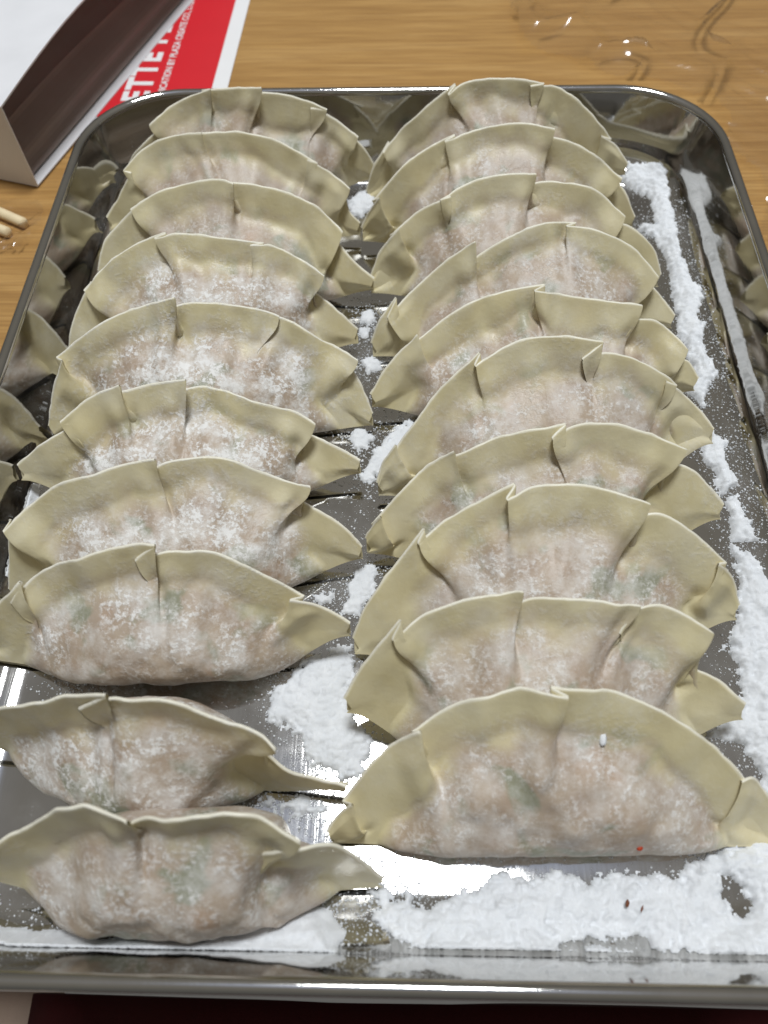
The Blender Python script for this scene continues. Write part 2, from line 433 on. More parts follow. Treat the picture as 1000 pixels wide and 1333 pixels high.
    sd = seed*3.7
    lump = fbm(s*80+sd, t*80, sd, 3)*0.0030 + fbm(s*330+sd, t*330, sd, 2)*0.00035
    wave = fbm(s*70+sd, t*30, sd+4, 3)*0.0032
    rp_ = np.clip((Ht/0.030), 0.25, 1)[:, None]
    w = bf*E[:, None]*g*rp_ + lump*g*E[:, None]**0.5 + (dw[:, None]+wave)*Rv + 0.0004
    # creases run from each fold down over the filled part
    for fi in fold_cols:
        k0 = bs[fi]*(1-V)+rs_s[fi]*V; k0 = k0 + (xm_-k0)*pull[fi:fi+1] + slant[fi, 0]*hump[fi:fi+1]
        vq = vf[fi, 0]; depth = 0.0010*sstep(vq-0.35, vq-0.08, V)*(1-sstep(vq+0.02, vq+0.2, V))*(0.5+0.8*r.random())
        sg = over[int(C[fi, 6])]
        ds = s-k0
        w = w - depth*np.exp(-(ds/0.0016)**2) + 0.0011*sstep(vq-0.4, vq-0.1, V)*(1-sstep(0.8, 1, V))*np.exp(-((ds+sg*0.0035)/0.0028)**2)
    wb0 = -0.0005 + (dw[:, None]+wave[:, -1:])*sstep(0.6, 1.0, V) - bb*E[:, None]*g*rp_ - lump*g*0.5*E[:, None]
    Fb = sstep(0.75, 1, V); sb = bs[:, None]*(1-V) + (rs_s[:, None]*(1-Fb)+rs[:, None]*Fb)*V + shs[:, None]*Fb; tb_ = bt[:, None]*(1-V) + (rt_s[:, None]*(1-Fb)+rt[:, None]*Fb)*V + sht[:, None]*Fb
    a = np.array; A_, es_, et_, ew_ = a(A), a(es), a(et), a(ew)
    def world(s, t, w):
        P = A_ + s[..., None]*es_ + t[..., None]*et_ + w[..., None]*ew_
        z = P[..., 2]; P[..., 2] = np.where(z < FLOOR+0.001, FLOOR + 0.001*np.exp(np.minimum((z-FLOOR-0.001)/0.001, 0)), z)
        return P
    # rim: two extra rows that roll over the edge of the sheet
    nrm = np.stack([-np.gradient(rt+sht), np.gradient(rs+shs)], 1); nrm /= np.maximum(np.linalg.norm(nrm, axis=1, keepdims=True), 1e-9)
    nrm = np.where(nrm[:, 1:] < 0, -nrm, nrm)
    # smooth the direction so that folds do not spray out
    ker = np.ones(9)/9
    nrm = np.stack([np.convolve(np.pad(nrm[:, k], 4, mode='edge'), ker, 'valid') for k in range(2)], 1)
    rag = (fbm(rs*260+sd, rt*260, sd, 3)*0.00045)
    def row(off, wv): return (rs+shs+nrm[:, 0]*(off+rag), rt+sht+nrm[:, 1]*(off+rag), wv)
    wF, wB = w[:, -1], wb0[:, -1]
    extra = [row(0.0004, wF*0.86+wB*0.14), row(0.0006, 0.5*(wF+wB)), row(0.0004, wF*0.14+wB*0.86)]
    s2 = np.concatenate([s]+[x_[0][:, None] for x_ in extra]+[sb[:, -1:]], 1)
    t2 = np.concatenate([t]+[x_[1][:, None] for x_ in extra]+[tb_[:, -1:]], 1)
    w2 = np.concatenate([w]+[x_[2][:, None] for x_ in extra]+[wB[:, None]], 1)
    PF = world(s2, t2, w2); PB = world(sb, tb_, wb0)
    NF = face_normals_grid(PF); NB = -face_normals_grid(PB)
    # make both point outward
    if NF[nu//2, nv//2].dot(ew_) < 0: NF = -NF; flipF = True
    else: flipF = False
    if NB[nu//2, nv//2].dot(ew_) > 0: NB = -NB; flipB = False
    else: flipB = True
    soft = fbm(s*160+sd, t*160, sd+2, 3)*0.25
    fillm = np.clip(sstep(0.0, 0.5, E)[:, None]*sstep(-0.30, 0.38, g+1.0*soft)*(1-sstep(1.0, 1.20, X+0.5*soft)) + 0.6*soft*(g > 0.1)*(E[:, None] > 0), 0, 1)
    nex = s2.shape[1]-nv
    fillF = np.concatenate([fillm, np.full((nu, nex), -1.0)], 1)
    dm = dust*np.clip(0.22+0.95*fillm + 0.5*fbm(s*70+sd, t*70, sd+9, 3), 0.02, 1.6)
    dF = np.concatenate([dm, np.repeat(dm[:, -1:]+0.7*dust**2, nex, 1)], 1)
    cen = A + es*float((sL+sR)/2)
    root = empty('gyoza', (cen.x, cen.y, FLOOR), label, 'dumpling', group)
    off = np.array(root.location)
    PF = PF-off; PB = PB-off
    # split: filled belly below, one pleat per fold above it
    vs = int(np.searchsorted(v, 0.60))
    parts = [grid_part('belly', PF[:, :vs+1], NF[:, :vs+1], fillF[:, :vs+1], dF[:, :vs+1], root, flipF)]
    cuts = [0]+[f for f in fold_cols]+[nu-1]
    for k in range(len(cuts)-1):
        a0, a1 = cuts[k], cuts[k+1]+1
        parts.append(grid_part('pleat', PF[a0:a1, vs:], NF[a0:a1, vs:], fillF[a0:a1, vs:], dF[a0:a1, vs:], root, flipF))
    parts.append(grid_part('back_sheet', PB, NB, fillm, dm*0.9, root, flipB))
    return root

GL, GR = 'dumplings in the row beside the carton', 'dumplings in the row along the flour trail'
G = []
def g(*a, **k): G.append((a, k))
# --- row beside the carton, far to near
g([(200,262),(440,256)], 74, [[(166,224),(174,204),(186,190),(202,174)], [(198,160),(218,144),(246,128),(276,114)], [(276,118),(310,115),(342,113)],
   [(330,126),(348,122),(378,126),(406,134),(426,142)], [(404,141),(434,156),(466,176)], [(458,176),(474,194),(487,218)]],
  'pleated dumpling with many short pleats in the corner beside the red leaflet', GL, over=[-1,1,1,-1,1], dust=0.4)
g([(190,322),(430,318)], 66, [[(140,284),(154,260),(168,234)], [(162,222),(182,200),(210,184),(238,177),(264,175)], [(264,176),(302,174),(338,178),(370,190),(406,210)],
   [(400,208),(426,224),(456,244)], [(450,258),(455,276),(468,290)]], 'dumpling with broad smooth rim, second from the red leaflet', GL, over=[-1,1,-1,1], dust=0.35)
g([(180,402),(430,396)], 60, [[(130,352),(140,312),(174,276)], [(174,274),(202,254),(238,242),(282,235),(306,239)], [(308,240),(342,244),(382,256),(414,272),(446,302)],
   [(428,304),(458,338),(486,361)]], 'dumpling with a sharply folded end flap, third from the red leaflet', GL, over=[-1,1,1], dust=0.4)
g([(140,482),(410,472)], 56, [[(89,466),(97,418),(115,380)], [(115,378),(139,347),(170,323),(207,308)], [(203,312),(236,306),(280,310),(328,316)],
   [(328,319),(359,323),(394,341),(423,358)], [(399,376),(430,398),(465,430)]], 'flour-edged dumpling, fourth from the red leaflet', GL, over=[-1,-1,-1,1], dust=1.05)
g([(130,582),(400,566)], 54, [[(65,554),(74,508),(88,467)], [(88,457),(123,430),(160,409),(233,386)], [(231,400),(256,394),(298,398),(334,403),(353,409)],
   [(348,411),(380,421),(426,448),(466,467)], [(456,478),(470,503),(484,536)]], 'dumpling caked with flour and a pale square end flap, fifth from the red leaflet', GL, over=[1,1,-1,1], dust=1.35)
g([(100,668),(390,648)], 55, [[(24,607),(53,581),(87,559)], [(84,547),(120,518),(161,499)], [(166,511),(202,502),(245,492)],
   [(224,514),(260,506),(308,514),(346,526),(380,535),(411,550)], [(377,562),(408,571),(442,586),(468,598)]], 'heavily floured dumpling with a short raised middle pleat and cracked dough', GL, over=[-1,1,1,1], dust=1.35)
g([(90,790),(370,762)], 57, [[(12,768),(14,730),(14,692)], [(12,685),(40,660),(80,632),(140,612),(205,595)], [(200,615),(220,602),(260,598),(300,602),(340,620),(370,629),(405,630)],
   [(380,650),(415,668),(445,685),(470,709)]], 'dumpling with wavy rim and a curled lip above its pointed end flap', GL, over=[-1,1,1], dust=1.15)
g([(80,872),(340,872)], 63, [[(-25,842),(-10,800),(28,758)], [(20,782),(50,752),(100,728),(150,712),(205,704)], [(180,727),(215,719),(260,721),(300,730),(340,750),(380,772)],
   [(378,775),(410,788),(455,810)]], 'plump dumpling with its whole rounded belly showing', GL, over=[-1,-1,-1], dust=0.9)
g([(60,998),(400,1034)], 80, [[(-60,948),(-30,930),(0,922),(50,915),(105,910),(140,906)], [(106,922),(145,917),(200,917),(260,930),(310,942),(365,952)],
   [(320,972),(350,990),(400,1010),(452,1018)]], 'upright dumpling leaning forward with its smooth back bulging behind the rim', GL, over=[-1,1], dust=1.05, bb=0.012, flange=0.0075, bf=0.012, fillr=(0.09, 0.80))
g([(60,1172),(380,1162)], 74, [[(-50,1130),(0,1097),(32,1086),(81,1059),(124,1050),(173,1046)], [(175,1070),(216,1057),(270,1050),(324,1051),(394,1065)],
   [(337,1100),(373,1089),(416,1089),(454,1105),(497,1143)]], 'dumpling with two rounded lumps of filling, at the edge of the smooth flour heap', GL, over=[1,1], dust=0.75, bb=0.011, flange=0.0075, bf=0.012)
# --- row along the flour trail, far to near
g([(540,258),(770,252)], 74, [[(478,250),(486,222),(500,197)], [(500,197),(527,166),(555,140),(582,119)], [(584,122),(600,112),(622,107),(652,104),(690,107),(708,110)],
   [(690,112),(728,118),(755,136),(780,162),(795,182)], [(780,175),(800,190),(816,212)]], 'dumpling touching the far rim of the tray, at the head of the flour trail', GR, over=[-1,-1,-1,-1], dust=0.45)
g([(540,325),(780,318)], 66, [[(472,298),(482,276),(495,254)], [(495,252),(510,234),(527,215),(553,198),(580,184)], [(580,186),(622,172),(660,164),(690,163),(720,168)],
   [(713,179),(744,187),(774,204),(806,232)], [(797,232),(812,250),(825,282)]], 'dumpling with two round pink lumps, second from the head of the flour trail', GR, over=[1,-1,1,1], dust=0.65)
g([(545,392),(800,384)], 60, [[(483,365),(495,332),(520,296)], [(518,300),(546,277),(573,262)], [(573,260),(609,241),(651,229),(697,227)],
   [(697,241),(730,239),(772,248),(810,281)], [(806,292),(825,300),(848,323),(858,357)]], 'dumpling with green speck by its middle pleat, third from the flour trail head', GR, over=[1,-1,1,1], dust=0.55)
g([(550,468),(820,455)], 56, [[(485,447),(496,416),(512,392)], [(505,412),(536,381),(580,342),(617,313)], [(616,340),(633,328),(664,309),(703,293),(738,292)],
   [(736,295),(778,302),(822,324),(851,359)], [(822,366),(848,375),(875,410)]], 'dumpling with a tall notch in its rim, fourth from the head of the flour trail', GR, over=[-1,1,-1,1], dust=0.65)
g([(560,548),(840,540)], 54, [[(484,512),(507,475),(544,434)], [(553,436),(603,401),(654,381),(695,374)], [(693,378),(746,388),(792,393),(833,397)],
   [(822,418),(833,414),(861,424),(889,452)], [(877,472),(891,468),(905,491)]], 'dumpling with reddish filling showing and a straight flat middle pleat', GR, over=[1,-1,1,1], dust=0.65)
g([(570,655),(860,640)], 54, [[(492,627),(499,603),(516,576)], [(516,588),(542,550),(576,507),(612,472)], [(619,476),(658,454),(696,442),(739,439),(782,444)],
   [(754,466),(787,460),(826,468),(864,490),(878,502)], [(862,495),(902,526),(929,559)]], 'wide dumpling with a double-layered pleat and yellowish end flap', GR, over=[1,-1,-1,-1], dust=0.7)
g([(560,738),(870,730)], 55, [[(477,702),(485,685),(497,668)], [(497,672),(535,630),(592,586)], [(595,595),(630,577),(675,562),(725,552)],
   [(715,565),(750,554),(800,555),(840,565),(890,582)], [(852,616),(875,607),(905,617),(940,657)]], 'dumpling with deep shadowed middle pleat and rounded leaf-shaped end flap', GR, over=[1,1,-1,1], dust=0.65)
g([(540,862),(900,858)], 50, [[(461,832),(483,780),(541,702)], [(546,705),(587,675),(653,639)], [(659,647),(697,635),(752,632),(807,642),(840,650)],
   [(829,675),(857,669),(890,686),(928,719)], [(928,730),(950,752),(960,787)]], 'broad dumpling with dark green patches under the dough and five even pleats', GR, over=[-1,-1,1,-1], dust=0.7)
g([(540,985),(900,985)], 54, [[(451,908),(474,866),(510,819)], [(513,827),(552,802),(608,782),(681,768)], [(670,802),(692,785),(748,781),(826,785)],
   [(806,822),(832,796),(877,799),(927,822)], [(905,876),(933,889),(969,917)]], 'dumpling with ruffled rim and curled lip, next to the largest dumpling', GR, over=[-1,1,-1,1], dust=0.65)
g([(540,1101),(900,1101)], 51, [[(429,1077),(443,1054),(461,1034)], [(458,1031),(490,984),(548,937)], [(556,944),(606,915),(669,897),(733,892)],
   [(736,892),(791,900),(861,926),(919,964),(959,1005)], [(959,1008),(977,1010),(1000,1042),(1012,1082)]], 'largest half-moon dumpling with a smooth wide front and tiny red speck', GR, over=[1,1,1,-1], dust=0.6, bf=0.0095, flange=0.0108)
ROOTS = [gyoza(*a, seed=k+1, **kw) for k, (a, kw) in enumerate(G)]
from mathutils.bvhtree import BVHTree
def on_dumpling(px, py):
    """point and normal where the sight line through a pixel meets the largest dumpling's wrapper"""
    root = ROOTS[-1]; d = ray(px, py).normalized(); best = None
    for ch in root.children:
        me = ch.data; bv = BVHTree.FromPolygons([v_.co+root.location for v_ in me.vertices], [tuple(p_.vertices) for p_ in me.polygons])
        h = bv.ray_cast(CAM_P, d)
        if h[0] is not None and (best is None or h[3] < best[2]): best = (h[0], h[1], h[3])
    return best

# red speck on the largest dumpling is a crumb of chilli; two more lie on the flour
# ------------------------------------------------------------------ flour
def poly_sd(px, py, poly):
    poly = np.array(poly); n = len(poly); d = np.full(px.shape, 1e9); ins = np.zeros(px.shape, bool)
    for i in range(n):
        a, b = poly[i], poly[(i+1) % n]; e = b-a; L = max(1e-18, e.dot(e))
        t = np.clip(((px-a[0])*e[0]+(py-a[1])*e[1])/L, 0, 1)
        d = np.minimum(d, np.hypot(px-a[0]-t*e[0], py-a[1]-t*e[1]))
        c = ((a[1] > py) != (b[1] > py))
        ins ^= c & (px < (b[0]-a[0])*(py-a[1])/((b[1]-a[1]) if abs(b[1]-a[1]) > 1e-12 else 1e-12)+a[0])
    return np.where(ins, d, -d)
PATCH = []
def floor_z(X, Y):
    """height of the pan's inside at a point: the flat floor and the fillet up to the wall"""
    q = np.maximum(np.abs(X-TCX)-(THW-TR), 0), np.maximum(np.abs(Y-TCY)-(THL-TR), 0)
    ins = TR-np.hypot(*q)
    pi_ = np.array([p[0] for p in inner]); pz = np.array([p[1] for p in inner])
    return np.interp(ins, pi_, pz), ins
def flour(name, polys, label, hmax=0.0016, edge=0.003, rag=0.0028, cell=0.00033, holes=(), smooth=False, seed=0, kind=None):
    P2 = [[tuple(on_z(*p)[:2]) for p in pl_] for pl_ in polys]; H2 = [[tuple(on_z(*p)[:2]) for p in pl_] for pl_ in holes]
    PATCH.extend(P2)
    al = np.array([p for q in P2 for p in q]); x0, y0 = al.min(0)-0.004; x1, y1 = al.max(0)+0.004
    X, Y = np.meshgrid(np.arange(x0, x1, cell), np.arange(y0, y1, cell), indexing='ij')
    sd = np.full(X.shape, -1.0)
    for q in P2: sd = np.maximum(sd, poly_sd(X, Y, q))
    for q in H2: sd = np.minimum(sd, -poly_sd(X, Y, q))
    n1 = fbm(X*180+seed, Y*180, seed*1.3, 5); n2 = fbm(X*700+seed, Y*700, seed*2.1, 3)
    n3 = fbm(X*1500+seed, Y*1500, seed*0.7, 2); d = sd + rag*n1*1.0 + rag*0.55*n2 + rag*0.35*n3 + 0.0004
    if smooth: d = sd + rag*n1*0.5
    h = hmax*(1-np.exp(-np.clip(d, 0, 1)/edge))
    h = h*(1+(0.32 if smooth else 0.38)*fbm(X*240+3, Y*240, seed, 4)) + np.where(d > 0, 0.00012, 0) + (d > 0)*np.abs(n2)*(0.00012 if smooth else 0.00028)
    if not smooth: h = h*(0.85+0.35*np.abs(fbm(X*520+2, Y*520, seed+1, 3)))
    if not smooth: d = np.where((n2*0.6+n3*0.5 > 0.34+np.clip(d, 0, 1)*160), -1, d)
    fz, ins = floor_z(X, Y)
    keep = (d > 0) & (ins > (0.0070 if smooth else 0.0078))
    idx = -np.ones(X.shape, int)
    cellk = keep[:-1, :-1] & keep[1:, :-1] & keep[1:, 1:] & keep[:-1, 1:]
    use = np.zeros(X.shape, bool)
    use[:-1, :-1] |= cellk; use[1:, :-1] |= cellk; use[1:, 1:] |= cellk; use[:-1, 1:] |= cellk
    idx[use] = np.arange(use.sum())
    # border vertices go down to the floor
    full = np.zeros(X.shape, int); full[:-1, :-1] += cellk; full[1:, :-1] += cellk; full[1:, 1:] += cellk; full[:-1, 1:] += cellk
    Zv = np.where(full == 4, h, 0.0) + fz + 0.00006
    jx = rng.uniform(-0.3, 0.3, X.shape)*cell; jy = rng.uniform(-0.3, 0.3, X.shape)*cell
    vs = np.stack([(X+jx)[use], (Y+jy)[use], Zv[use]], 1)
    i, j = np.nonzero(cellk)
    fs = np.stack([idx[i, j], idx[i+1, j], idx[i+1, j+1], idx[i, j+1]], 1)
    if len(fs) == 0: return None
    o = link(name, mesh_from(name, vs.tolist(), fs.tolist()), M['flour'])
    tag(o, label, 'flour', None, 'stuff'); return o
flour('flour_trail', [[(813,223),(845,225),(863,236),(872,277),(883,337),(897,367),(912,396),(903,416),(917,427),(912,450),(928,477),(934,490),(920,500),(918,531),(912,531),(891,504),(902,479),(880,430),(874,389),(867,342),(854,306),(834,300),(836,294),(850,294),(852,279),(843,259),(809,238)],
   [(913,574),(926,566),(943,579),(940,595),(956,633),(937,647),(918,598)], [(940,652),(959,647),(967,682),(991,712),(953,703)]],
  'broken trail of white flour along the tray side wall', hmax=0.0028, rag=0.0020, edge=0.0022, seed=1)
flour('flour_bank', [[(951,712),(975,722),(1000,760),(1060,900),(1060,1060),(1000,1060),(985,1000),(950,965),(925,960),(965,905),(940,850),(960,800),(958,768)]],
  'thick white flour beside the end flaps of the broad dumplings', hmax=0.0034, rag=0.0026, edge=0.0032, holes=[[(915,850),(950,842),(965,868),(952,900),(925,895)]], seed=2)
flour('flour_spread', [[(485,1195),(500,1172),(560,1178),(600,1162),(640,1143),(720,1138),(880,1142),(910,1117),(960,1102),(1060,1090),(1060,1250),(940,1248),(830,1238),(700,1248),(600,1248),(520,1222)],
   [(488,1160),(500,1156),(508,1166),(505,1182),(492,1182)], [(525,1162),(540,1162),(540,1176),(526,1176)]],
  'lumpy spread of white flour in front of the largest dumpling', hmax=0.0038, rag=0.0028, edge=0.0034, holes=[[(715,1222),(760,1212),(838,1222),(842,1240),(720,1242)], [(930,1140),(950,1140),(975,1175),(955,1190)]], seed=3)
flour('flour_heap', [[(-60,1195),(60,1208),(130,1218),(280,1203),(415,1174),(435,1182),(447,1212),(440,1252),(200,1262),(-60,1262)]],
  'smooth compact heap of white flour against the near tray wall', hmax=0.0075, rag=0.0036, edge=0.006, smooth=True, seed=4)
flour('flour_patch', [[(345,940),(352,900),(400,860),(440,838),(463,835),(468,860),(460,900),(455,915),(472,940),(490,975),(470,1004),(440,1012),(425,1005),(402,985),(390,958)],
   [(330,1040),(400,1034),(430,1050),(400,1066),(350,1062)]],
  'patch of scattered white flour between the plump dumpling and the ruffled one', hmax=0.0022, rag=0.0034, edge=0.0028, seed=5)
flour('flour_patch', [[(465,745),(485,735),(488,770),(470,805),(446,798),(450,775)], [(410,775),(435,768),(440,785),(415,790)]],
  'small white flour patch beside the pointed flap of the wavy-rimmed dumpling', hmax=0.0012, rag=0.0028, edge=0.0015, seed=6)
flour('flour_patch', [[(470,625),(485,590),(510,565),(540,538),(548,555),(520,600),(490,628)], [(450,562),(470,550),(485,570),(465,592)]],
  'white flour patch beside the wide dumpling with the yellowish flap', hmax=0.0012, rag=0.0028, edge=0.0015, seed=7)
flour('flour_patch', [[(470,408),(484,404),(490,416),(480,424),(470,420)], [(466,428),(480,428),(480,440),(468,440)], [(470,470),(492,462),(496,480),(478,490)]],
  'few small flour clots beside the flour-edged dumpling', hmax=0.0012, rag=0.0014, edge=0.0012, seed=8)
flour('flour_patch', [[(452,266),(468,249),(488,252),(486,268),(470,282),(458,278)]],
  'little white flour mound between the two rows near the far wall', hmax=0.0018, rag=0.0018, edge=0.0015, seed=9)
flour('flour_patch', [[(20,690),(40,640),(60,640),(48,690),(20,760),(2,760)], [(78,560),(96,510),(104,520),(92,570)]],  # white strips, mostly a steel reflection put in as flour
  'thin white flour, mostly standing in for a reflection, beside the tray wall and the wavy-rimmed dumpling', hmax=0.0010, rag=0.0026, edge=0.0015, seed=10)
# loose specks of flour
def specks():
    pts = []
    for q in PATCH:
        q = np.array(q); c = q.mean(0); per = np.vstack([q, 0.5*(q+np.roll(q, -1, 0)), 0.25*q+0.75*np.roll(q, -1, 0), 0.75*q+0.25*np.roll(q, -1, 0)])
        size = np.ptp(q, axis=0).max(); n = int(420 + 15000*size)
        b = per[rng.integers(0, len(per), n)]
        pts.append(b + rng.normal(0, 0.0035, (n, 2))*rng.random((n, 1))**0.5*1.6)
    # strip between the trail and the side wall, gap between the two rows
    for (ax, ay), (bx, by), n, sgm in (((885,240),(1000,700),2600,0.004), ((470,430),(480,840),1500,0.006), ((380,860),(430,1060),900,0.006), ((60,880),(140,900),350,0.004)):
        a, b = np.array(on_z(ax, ay)[:2]), np.array(on_z(bx, by)[:2]); t = rng.random((n, 1))
        pts.append(a+(b-a)*t+rng.normal(0, sgm, (n, 2)))
    p = np.vstack(pts); fz, ins = floor_z(p[:, 0], p[:, 1]); ok = ins > 0.0085; p = p[ok]; fz = fz[ok]
    n = len(p); r = 0.00009 + 0.00033*rng.random(n)**3.5
    oct_ = np.array([(1,0,0),(0,1,0),(-1,0,0),(0,-1,0),(0,0,1),(0,0,-0.3)], float)
    rot = rng.random(n)*6.28
    c, s = np.cos(rot), np.sin(rot); st_ = rng.uniform(0.6, 1.5, (n, 1))
    ox = oct_[None, :, 0]*st_; oy = oct_[None, :, 1]
    V = np.stack([p[:, :1]+r[:, None]*(c[:, None]*ox-s[:, None]*oy), p[:, 1:]+r[:, None]*(s[:, None]*ox+c[:, None]*oy), fz[:, None]+0.0001+r[:, None]*0.7*oct_[None, :, 2]], -1).reshape(-1, 3)
    f = np.array([(0,1,4),(1,2,4),(2,3,4),(3,0,4),(1,0,5),(2,1,5),(3,2,5),(0,3,5)])
    Fs = (f[None]+6*np.arange(n)[:, None, None]).reshape(-1, 3)
    o = link('flour_dust', mesh_from('flour_dust', V.tolist(), Fs.tolist()), M['flour'])
    tag(o, 'loose specks of white flour scattered on the steel', 'flour', None, 'stuff')
specks()

# ------------------------------------------------------------------ crumbs
def crumb(px, z, ln, wd, ang, label, mat='crumb'):
    p = on_z(px[0], px[1], z); bm = bmesh.new(); bmesh.ops.create_icosphere(bm, subdivisions=2, radius=1)
    for vv in bm.verts:
        k = 1+0.32*noise.noise(vv.co*1.7+Vector(px+(0,))*0.37)
        vv.co = Vector((vv.co.x*ln*k, vv.co.y*wd*k, vv.co.z*wd*0.8*k))
    me = bpy.data.meshes.new('crumb'); bm.to_mesh(me); bm.free(); me.polygons.foreach_set('use_smooth', [True]*len(me.polygons))
    o = link('crumb', me, M[mat]); o.location = p; o.rotation_euler = (0, 0, ang); tag(o, label, 'crumb'); return o
crumb((817,1176), 0.0045, 0.0008, 0.0004, 1.3, 'reddish brown crumb lying on the lumpy flour spread')
crumb((836,1183), 0.0045, 0.0008, 0.00022, 1.1, 'thin dark crumb beside the reddish crumb on the flour spread')

hit = on_dumpling(833, 1104)
if hit:
    o = crumb((833, 1104), 0.0, 0.0007, 0.0006, 0.4, 'tiny red speck stuck on the front of the largest dumpling', 'speck'); o.location = hit[0]
hit = on_dumpling(785, 960)
if hit:
    o = crumb((785, 960), 0.0, 0.0020, 0.0008, 1.45, 'small white clot of flour stuck on the largest dumpling', 'flour'); o.location = hit[0]; o['category'] = 'flour'; o.name = 'flour_clot'
# ------------------------------------------------------------------ things around the tray
def tz(px, py, dz=0.0): return on_z(px, py, TABLE_Z+dz)
# leaflet
c0, c1 = tz(297, 114), tz(326, 0)
dy = (c1-c0); dy.z = 0; dy.normalize(); dx = Vector((dy.y, -dy.x, 0))      # dy runs up the leaflet's outer edge, dx points outward
def flat_quad(name, o0, ax, ay, x0, x1, y0, y1, z, mat, thick=0.0003, parent=None):
    vs = []
    for zz in (z+thick, z):
        for a, b in ((x0, y0), (x1, y0), (x1, y1), (x0, y1)):
            q = o0 + ax*a + ay*b; vs.append((q.x, q.y, zz))
    return link(name, mesh_from(name, vs, [(0,1,2,3), (7,6,5,4), (0,4,5,1), (1,5,6,2), (2,6,7,3), (3,7,4,0)], False), mat, parent)
leaf = empty('leaflet', (0, 0, 0), 'red printed leaflet with white border and white lettering under the carton', 'leaflet')
flat_quad('paper', c0, dx, dy, -0.20, 0.0, -0.03, 0.18, TABLE_Z+0.0002, M['white'], parent=leaf)
border = (tz(318, 0)-tz(298, 0)).length
flat_quad('red_panel', c0, dx, dy, -0.19, -0.0066, -0.022, 0.17, TABLE_Z+0.00055, M['red'], 0.00012, parent=leaf)
def text(name, body, size, start, spacing=1.0, offset=0.0, parent=None):
    cu = bpy.data.curves.new(name, 'FONT'); cu.body = body; cu.size = size; cu.extrude = 0.00003; cu.offset = offset; cu.space_character = spacing; cu.fill_mode = 'BOTH'
    t = bpy.data.objects.new(name, cu); COL.objects.link(t)
    bpy.context.view_layer.update()
    me = bpy.data.meshes.new_from_object(t.evaluated_get(bpy.context.evaluated_depsgraph_get()))
    bpy.data.objects.remove(t)
    o = link(name, me, M['white'], parent)
    R = Matrix((dy, -dx, Vector((0, 0, 1)))).transposed()
    o.matrix_world = Matrix.Translation(Vector((start.x, start.y, TABLE_Z+0.00075))) @ R.to_4x4()
    return o
text('small_lettering', 'COMMUNICATION BY PLAZA CREATE CO., LTD.', 0.0042, tz(217, 116)-dy*0.021, 1.0, 0.00008, leaf)
text('large_lettering', 'PALETTE PLAZA', 0.0148, tz(200, 106)-dy*0.0445, 1.18, 0.0006, leaf)

# carton: open side faces the tray
n0 = tz(50, 245); f0 = tz(244, 13)
ax = (f0-n0); ax.z = 0; LN = 0.19; ax.normalize()
back = Vector((-ax.y, ax.x, 0))                       # into the carton, away from the tray
if back.x > 0: back = -back
topc = on_plane(12, 133, n0, back); HB = max(0.03, topc.z-TABLE_Z)
print('CARTON height', HB, 'near corner', n0, 'ax', ax)
HB = min(HB, 0.06)
carton = empty('carton', (n0.x, n0.y, TABLE_Z), 'open white cardboard carton lying on the red leaflet beside the tray corner', 'carton')
def slab(name, pts_fn, nu, nv, th, nrm, mat, parent):
    """thin sheet from a grid of points, thickened along nrm"""
    top = [[pts_fn(i/nu, j/nv) for j in range(nv+1)] for i in range(nu+1)]
    vs = [tuple(p) for r_ in top for p in r_] + [tuple(p-nrm*th) for r_ in top for p in r_]
    n = (nu+1)*(nv+1); fs = []
    ix = lambda i, j: i*(nv+1)+j
    for i in range(nu):
        for j in range(nv):
            fs.append((ix(i,j), ix(i+1,j), ix(i+1,j+1), ix(i,j+1))); fs.append((n+ix(i,j+1), n+ix(i+1,j+1), n+ix(i+1,j), n+ix(i,j)))
    for i in range(nu):
        fs.append((ix(i,0), n+ix(i,0), n+ix(i+1,0), ix(i+1,0))); fs.append((ix(i+1,nv), n+ix(i+1,nv), n+ix(i,nv), ix(i,nv)))
    for j in range(nv):
        fs.append((ix(0,j+1), n+ix(0,j+1), n+ix(0,j), ix(0,j))); fs.append((ix(nu,j), n+ix(nu,j), n+ix(nu,j+1), ix(nu,j+1)))
    o = link(name, mesh_from(name, vs, fs, False), mat, None); return o
Zv = Vector((0, 0, 1)); DB = 0.13; z0 = TABLE_Z+0.0011
O = Vector((n0.x, n0.y, z0))
cp = []
cp.append(slab('bottom_panel', lambda a, b: O+ax*(a*LN)+back*(b*DB), 1, 1, 0.0005, Zv, M['carton'], carton))
def top_pt(a, b):
    sag = 0.010*math.sin(math.pi*min(1, a*1.15))*(1-0.6*b) - 0.012*a*(1-b)
    return O+ax*(a*LN)+back*(b*DB)+Zv*(HB+sag)
cp.append(slab('top_panel', top_pt, 20, 8, 0.0006, Zv, M['carton'], carton))
cp.append(slab('end_panel', lambda a, b: O+back*(a*DB)+Zv*(b*HB*0.985), 1, 1, 0.0006, -ax, M['carton'], carton))
cp.append(slab('far_end_panel', lambda a, b: O+ax*(LN+0.001)+back*(a*DB)+Zv*(b*HB*0.75), 1, 1, 0.0006, ax, M['carton'], carton))
cp.append(slab('back_panel', lambda a, b: O+back*(DB+0.001)+ax*(a*LN)+Zv*(b*HB*0.98), 1, 1, 0.0006, back, M['carton_in'], carton))
